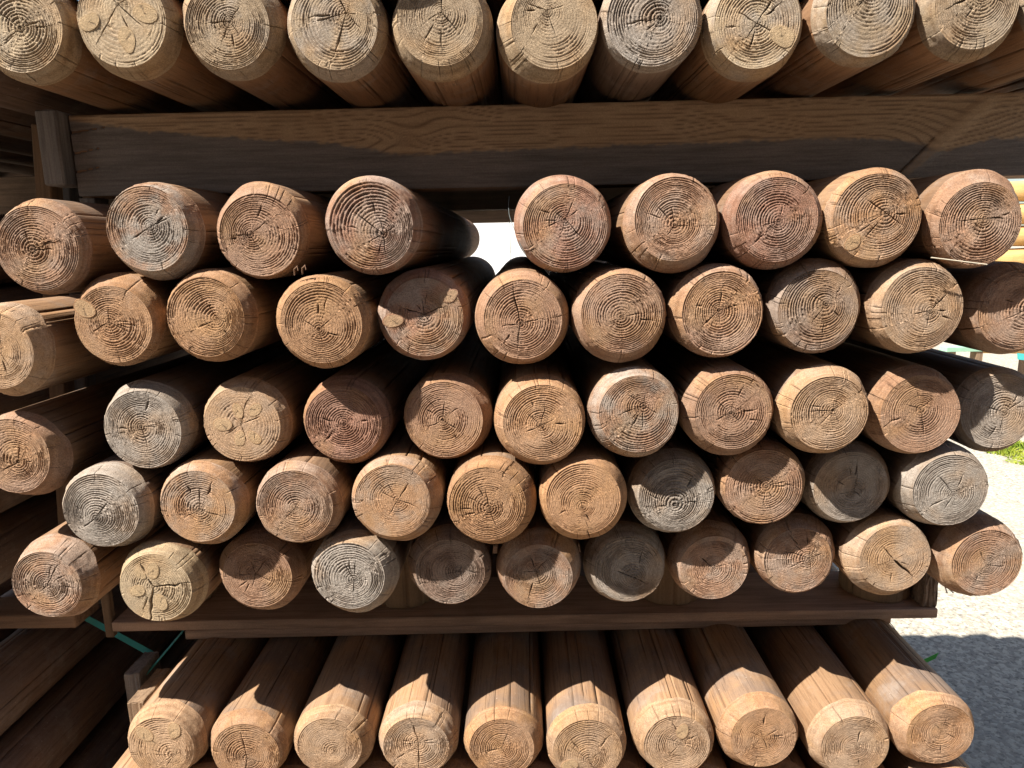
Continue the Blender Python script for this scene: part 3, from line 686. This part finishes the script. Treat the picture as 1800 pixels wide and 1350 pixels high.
# ------------------------------------------------------------------ beams
def big_beam():
    x0, x1, y0, y1, z0, z1 = -.7246, 1.15, 1.193, 1.265, .0925, .2185
    rng = np.random.default_rng(3)
    nx, nz = 760, 60
    xs = np.linspace(x0, x1, nx); zs = np.linspace(z0, z1, nz)
    Xg, Zg = np.meshgrid(xs, zs)
    n1 = lattice(rng, 16, 3); n2 = lattice(rng, 60, 12); n3 = lattice(rng, 300, 40)
    uu = (Xg - x0) / (x1 - x0) * .98; vv = (Zg - z0) / (z1 - z0)
    ph = Zg + (n1(uu, vv) - .5) * .022 + (n2(uu, vv) - .5) * .0022
    kx, kz = -.185, .171                                      # round knot
    dk = np.hypot((Xg - kx) / 1.0, (Zg - kz))
    ph += .018 * np.sign(Zg - kz) * np.exp(-((Xg - kx) / .05) ** 2) * np.exp(-np.abs(Zg - kz) / .03)
    # slanting branch
    ax_, az_, bx_, bz_ = .735, .205, .615, .100
    L2 = (bx_ - ax_) ** 2 + (bz_ - az_) ** 2
    tt = np.clip(((Xg - ax_) * (bx_ - ax_) + (Zg - az_) * (bz_ - az_)) / L2, 0, 1)
    db = np.hypot(Xg - ax_ - tt * (bx_ - ax_), Zg - az_ - tt * (bz_ - az_))
    ph += .040 * np.exp(-(db / .06) ** 1.3) * np.clip((z1 - Zg) / .1, 0, 1)
    cyc = ph / .0068
    fr = cyc - np.floor(cyc)
    late = np.clip(np.where(fr < .3, np.sin(fr / .3 * np.pi), 0), 0, 1)
    knot = np.clip(1.4 - dk / .016, 0, 1); brm = np.clip(1.5 - db / .011, 0, 1)
    late = late * (1 - knot) + knot * .55 * (.5 + .5 * np.sin(dk * 1500)); late = late * (1 - brm * .8)
    zb = np.interp(xs, [-.73, -.60, -.45, -.3, -.19, -.05, .2, .5, .6, .68, .75, 1.2], [.212, .192, .178, .166, .146, .150, .154, .156, .152, .135, .150, .160])
    st = np.clip((zb[None, :] - Zg) / .016 + .5 + (n2(uu, vv) - .5) * .2 + (n3(uu, vv) - .5) * .35, 0, 1)
    st = st * (1 - np.clip(brm * 1.0, 0, 1) * .45)
    crack = np.zeros_like(Xg)
    for (cx0, cz0, cx1, cz1) in ((-.7246, .192, -.665, .200), (-.7246, .160, -.68, .168), (-.7246, .131, -.68, .139), (.600, .094, .665, .162)):
        LL = (cx1 - cx0) ** 2 + (cz1 - cz0) ** 2
        t = np.clip(((Xg - cx0) * (cx1 - cx0) + (Zg - cz0) * (cz1 - cz0)) / LL, 0, 1)
        d = np.hypot(Xg - cx0 - t * (cx1 - cx0), Zg - cz0 - t * (cz1 - cz0))
        crack = np.maximum(crack, np.clip(1.3 - d / (.0014 * (1.15 - t)), 0, 1))
    rel = -late * .0009 * (1 - st * .6) + (n3(uu, vv) - .5) * .0006 + crack * .006 - knot * .001 - brm * .002
    Yg = y0 + rel + np.where((Zg - z0 < .002) | (z1 - Zg < .002), .0015, 0)
    me = mesh_grid('front_side', np.stack([Xg, Yg, Zg], -1), False, np.stack([late, crack, st], -1))
    t = empty('support_beam', (x0, y0, z0)); tag(t, 'thick sawn beam under the top row, brown above and grey below', 'beam')
    a = link('front_side', me, M['beam'], t); a.location = (-x0, -y0, -z0)
    # core sits just behind the textured front skin
    b = link('timber_core', box_mesh('timber_core', x0, x1, y0 + .0022, y1, z0, z1, .001), M['boardred'], t); b.location = (-x0, -y0, -z0)
big_beam()
board('support_beam', -2.2, -.90, 2.03, 2.10, .0885, .2145, M['board'], 'dark beam of the left neighbouring stack behind the posts', 'beam')
board('support_beam', -.72, .78, 1.96, 2.03, .0945, .2165, M['board'], 'dark beam behind the thick front beam, glimpsed through the gap', 'beam')
rb = empty('support_beam', (0, 3.0, GROUND)); tag(rb, 'farthest dark beam, lower edge seen above the bright gap', 'beam')
link('beam_timber', box_mesh('beam_timber', -1.0, .6, 0, .07, -GROUND + .0925, -GROUND + .2165, .002), M['board'], rb)
for x, hw in ((-.9, .04), (.315, .265)): link('leg', box_mesh('leg', x - hw, x + hw, .003, .067, 0, -GROUND + .092, .002), M['blocker'], rb)  # right leg made extra wide and dark to block bright leaks between poles

bf = empty('leak_blocker', (0, 3.25, GROUND)); tag(bf, 'added light-leak fence behind the left half of the stack', 'blocker')  # dark boards added to block bright leaks between the left poles
for k in range(18):
    x0 = -3.3 + k * .17
    link('blocker_board', box_mesh('blocker_board', x0, x0 + .162, 0, .025, .03, 1.78 + .02 * math.sin(k * 7), .002), M['blocker'], bf)
for z in (.35, 1.45): link('blocker_rail', box_mesh('blocker_rail', -3.3, -.25, .027, .07, z, z + .09, .002), M['blocker'], bf)

# ------------------------------------------------------------------ pallet between the two bundles
pal = empty('pallet', (0, 1.27, -.748)); tag(pal, 'low dark wooden pallet with round blocks between the two bundles', 'pallet')
def pbox(name, x0, x1, y0, y1, z0, z1, mat, rz=0):
    cx, cy = (x0 + x1) / 2, (y0 + y1) / 2
    o = link(name, box_mesh(name, x0 - cx, x1 - cx, y0 - cy, y1 - cy, z0, z1, .0018), mat, pal)
    o.location = (cx, cy - 1.27, .748); o.rotation_euler = (0, 0, rz); return o
pbox('bottom_board', -.676, .712, 1.279, 1.375, -.748, -.7295, M['pallet'], R_(1.2))
pbox('deck_board', -.818, .793, 1.272, 1.44, -.729, -.709, M['pallet'], R_(.55))
pbox('deck_board', -.80, .78, 1.95, 2.10, -.729, -.709, M['pallet'], 0)
pbox('bottom_board', -.67, .70, 1.97, 2.07, -.748, -.7295, M['pallet'], 0)
pbox('top_board', -.80, .78, 1.30, 1.43, -.592, -.574, M['pallet'], R_(.5))
pbox('top_board', -.80, .78, 1.95, 2.08, -.592, -.574, M['pallet'], 0)
def round_block(x, y):
    rngb = np.random.default_rng(int(abs(x) * 1000) + 1)
    n = 60; th = np.linspace(0, 2 * np.pi, n, endpoint=False); zz = np.array([-.7085, -.706, -.65, -.595, -.5925])
    T, Z = np.meshgrid(th, zz); rr = .0665 * (1 + .01 * np.sin(3 * T + x * 9)); rr[0] -= .002; rr[-1] -= .002
    cr = np.zeros_like(T); idx = rngb.choice(n, 8, replace=False); cr[:, idx] = 1
    rr = rr - cr * .004
    V = np.stack([rr * np.cos(T), rr * np.sin(T), Z], -1)
    me = mesh_grid('round_block', V, True, smooth=False, extra=[np.arange(4 * n, 5 * n)])
    o = link('round_block', me, M['block'], pal); o.location = (x, y - 1.27, .748)
for x in (-.725, -.256, .288, .712):
    round_block(x, 1.368); round_block(x, 2.02)

# rough broken board end at the right end of the pallet
board('broken_board', .764, .792, 1.285, 1.33, -.708, -.575, M['board'], 'splintered dark board end standing at right end of pallet', 'board', rough=.0025, bev=.003)
for k, (dx, dz, dl) in enumerate(((0, 0, .07), (.012, -.02, .05))):
    tube('splinter', [(.775 + dx, 1.279, -.60 + dz), (.79 + dx, 1.272, -.64 + dz), (.80 + dx, 1.268, -.60 - dl + dz)], .0012, M['straw'],
         'thin pale splinter hanging off the broken board end' if k == 0 else 'short pale splinter low on the broken board end', 'splinter')

# ------------------------------------------------------------------ posts and stakes
board('side_post', -.909, -.881, 1.265, 1.30, -.689, .222, M['post'], 'brown upright post at the left end of the beam', 'post', lean=R_(4.6))
board('side_post', -.925, -.895, 1.36, 1.40, -.72, .222, M['greypost'], 'grey upright post just behind the brown post, far left', 'post', lean=R_(3.6))
board('spacer_block', -.762, -.7285, 1.165, 1.215, .108, .2235, M['greypost'], 'short grey weathered block between brown post and beam', 'block', bev=.003)
board('spacer_block', -.742, -.715, 1.22, 1.26, .083, .0915, M['greypost'], 'thin grey shim under the left end of the beam', 'block', bev=.001)
board('short_stake', -.836, -.819, 1.27, 1.285, -.745, -.60, M['post'], 'small upright stake at left end of the pallet', 'stake')
board('lower_stake', -.722, -.692, 1.13, 1.235, GROUND, -.79, M['post'], 'reddish stake beside the first pole under the pallet', 'stake', rough=.001)
board('lower_stake', -.772, -.742, 1.21, 1.285, GROUND, -.785, M['greypost'], 'grey stake with rough top, behind the reddish stake', 'stake', rough=.0012)
board('lower_stake', .7385, .752, 1.18, 1.35, GROUND, -.80, M['board'], 'dark stake hugging the rightmost pole under the pallet', 'stake', rough=.001)
board('side_board', -1.75, -.885, 1.26, 1.34, -.718, -.690, M['boardred'], 'reddish grained board at the left edge, below the pole ends', 'board')
board('side_post', -1.70, -1.62, 1.27, 1.33, GROUND, -.7185, M['post'], 'post under the reddish board at far left, outside the picture', 'post')
for y in (1.19, 1.95):
    board('ground_bearer', -1.3, .8, y, y + .08, GROUND, GROUND + .09, M['board'], 'bearer on the ground under the lower bundle, ' + ('near' if y < 1.5 else 'far') + ' one', 'bearer')

# ------------------------------------------------------------------ straps, wire, straw, twigs
ribbon('packing_strap', [(-.9136, 1.33, -.7319), (-.835, 1.31, -.7635), (-.7587, 1.29, -.7939), (-.752, 1.292, -.86)], (.003, .002, .0125), M['teal'], 'flat teal strap slanting down at lower left', 'strap')
ribbon('packing_strap', [(-.6948, 1.30, -.7479), (-.726, 1.26, -.783), (-.7562, 1.22, -.8166)], (0, .012, .004), M['teal'], 'thin teal strap seen edge on beside the lower stakes', 'strap')
ribbon('packing_strap', [(.774, 1.305, -.846), (.793, 1.30, -.832), (.8102, 1.295, -.818)], (.005, .0, .013), M['green'], 'bright green strap end sticking out at lower right', 'strap')
tube('thin_wire', [(.7124, 1.30, -.7468), (.745, 1.30, -.788), (.7739, 1.30, -.8256)], .0008, M['wire'], 'thin dark wire from pallet end down to the lower right stake', 'wire')
tube('thin_wire', [(-.0183, 1.1, .0715), (-.0195, 1.085, .058), (-.0185, 1.07, .044), (-.0155, 1.06, .033), (-.0119, 1.05, .0244), (-.006, 1.03, .008), (.0, 1.01, -.006), (.0052, 1.0, -.0156)], .0005, M['wire'], 'fine wire loop hanging in the bright gap', 'wire')
tube('dry_straw', [(.5526, .985, -.0285), (.59, .982, -.034), (.6255, .98, -.0392)], .0008, M['straw'], 'pale straw lying below the pole with a horizontal crack', 'straw')
for k, (x, z) in enumerate(((-.317, -.027), (-.306, -.026))):
    tube('twig', [(x, .995, z - .008), (x + .001, .992, z), (x + .005, .992, z + .004), (x + .007, .990, z - .002)], .0012, M['twig'],
         ('left' if k == 0 else 'right') + ' one of two tiny curled twigs above the orange pole', 'twig')

# ------------------------------------------------------------------ far right background
FY = 8.2
for k in range(8):
    n = 28; xx = np.linspace(5.28, 9.4, 8); th = np.linspace(0, 2 * np.pi, n, endpoint=False)
    Xg, T = np.meshgrid(xx, th, indexing='ij'); rr = .121 * (1 + .01 * np.sin(T * 3 + k) + .006 * np.sin(Xg * 3 + k)); rr[0] *= .85; rr[-1] *= .85
    V = np.stack([Xg - 5.28, rr * np.cos(T), rr * np.sin(T)], -1)
    me = mesh_grid('fresh_pole', V, True, extra=[np.arange(n)[::-1], np.arange(7 * n, 8 * n)])
    o = link('fresh_pole', me, M['fresh']); o.location = (5.28 + .05 * math.sin(k * 5), FY + .004 * (k % 2), GROUND + .465 + k * .243)
    tag(o, 'fresh yellow pole lying sideways at the far right, ' + ORD[k] + ' from the ground', 'pole', 'fresh yellow poles at far right')
for k, x in enumerate((5.9, 8.9)):
    board('rack_post', x - .05, x + .05, FY + .13, FY + .2, GROUND, GROUND + 2.4, M['post'], 'post behind the fresh yellow poles, ' + ('near' if k == 0 else 'far') + ' end', 'post')
    board('rack_bearer', x - .08, x + .08, FY - .12, FY + .12, GROUND, GROUND + .343, M['post'], 'bearer under the fresh yellow poles, ' + ('near' if k == 0 else 'far') + ' end', 'bearer')
board('green_plank', 4.70, 5.13, 7.9, 8.05, GROUND + .43, GROUND + .48, M['palegreen'], 'pale green plank on blocks behind the right pole ends', 'plank')
for k in range(2):
    board('plank_support', 4.74 + .30 * k, 4.81 + .30 * k, 7.91, 8.03, GROUND, GROUND + .429, M['post'], ('left' if k == 0 else 'right') + ' block under the pale green plank', 'block')
ribbon('packing_strap', [(5.52, 7.95, GROUND + .36), (5.75, 7.95, GROUND + .33), (6.1, 7.95, GROUND + .34)], (0, .02, .07), M['teal'], 'turquoise strap hanging below the fresh yellow poles at far right', 'strap', th=.003)

def grass():
    rng = np.random.default_rng(8); n = 11000
    V = []; F = []
    cx = rng.uniform(3.66, 5.0, n); cy = rng.uniform(4.9, 5.75, n)
    edge = 3.68 + .05 * np.sin(cy * 19) + .9 * np.clip((5.25 - cy), 0, 1)
    keep = (cx > edge) & (rng.random(n) < .95); cx, cy = cx[keep], cy[keep]
    n = len(cx); h = rng.uniform(.015, .06, n) * (.6 + .6 * np.sin(cx * 13) * np.sin(cy * 17)); a = rng.uniform(0, 6.283, n); wd = rng.uniform(.003, .006, n); ln = rng.uniform(.01, .06, n); b = rng.uniform(0, 6.283, n)
    p0 = np.stack([cx - wd * np.cos(a), cy - wd * np.sin(a), np.zeros(n)], -1); p1 = np.stack([cx + wd * np.cos(a), cy + wd * np.sin(a), np.zeros(n)], -1)
    p2 = np.stack([cx + ln * np.cos(b) * .4 + wd * .6 * np.cos(a), cy + ln * np.sin(b) * .4 + wd * .6 * np.sin(a), h * .6], -1)
    p3 = np.stack([cx + ln * np.cos(b), cy + ln * np.sin(b), h], -1)
    V = np.stack([p0, p1, p2, p3], 1).reshape(-1, 3); V[:, 2] += GROUND
    k = np.arange(n) * 4
    F = np.concatenate([np.stack([k, k + 1, k + 2], -1), np.stack([k, k + 2, k + 3], -1)])
    me = bpy.data.meshes.new('grass'); me.from_pydata(V.tolist(), [], F.tolist())
    o = link('grass', me, M['grass']); tag(o, 'small bright green grass patch at the right edge', 'grass', kind='stuff')
grass()
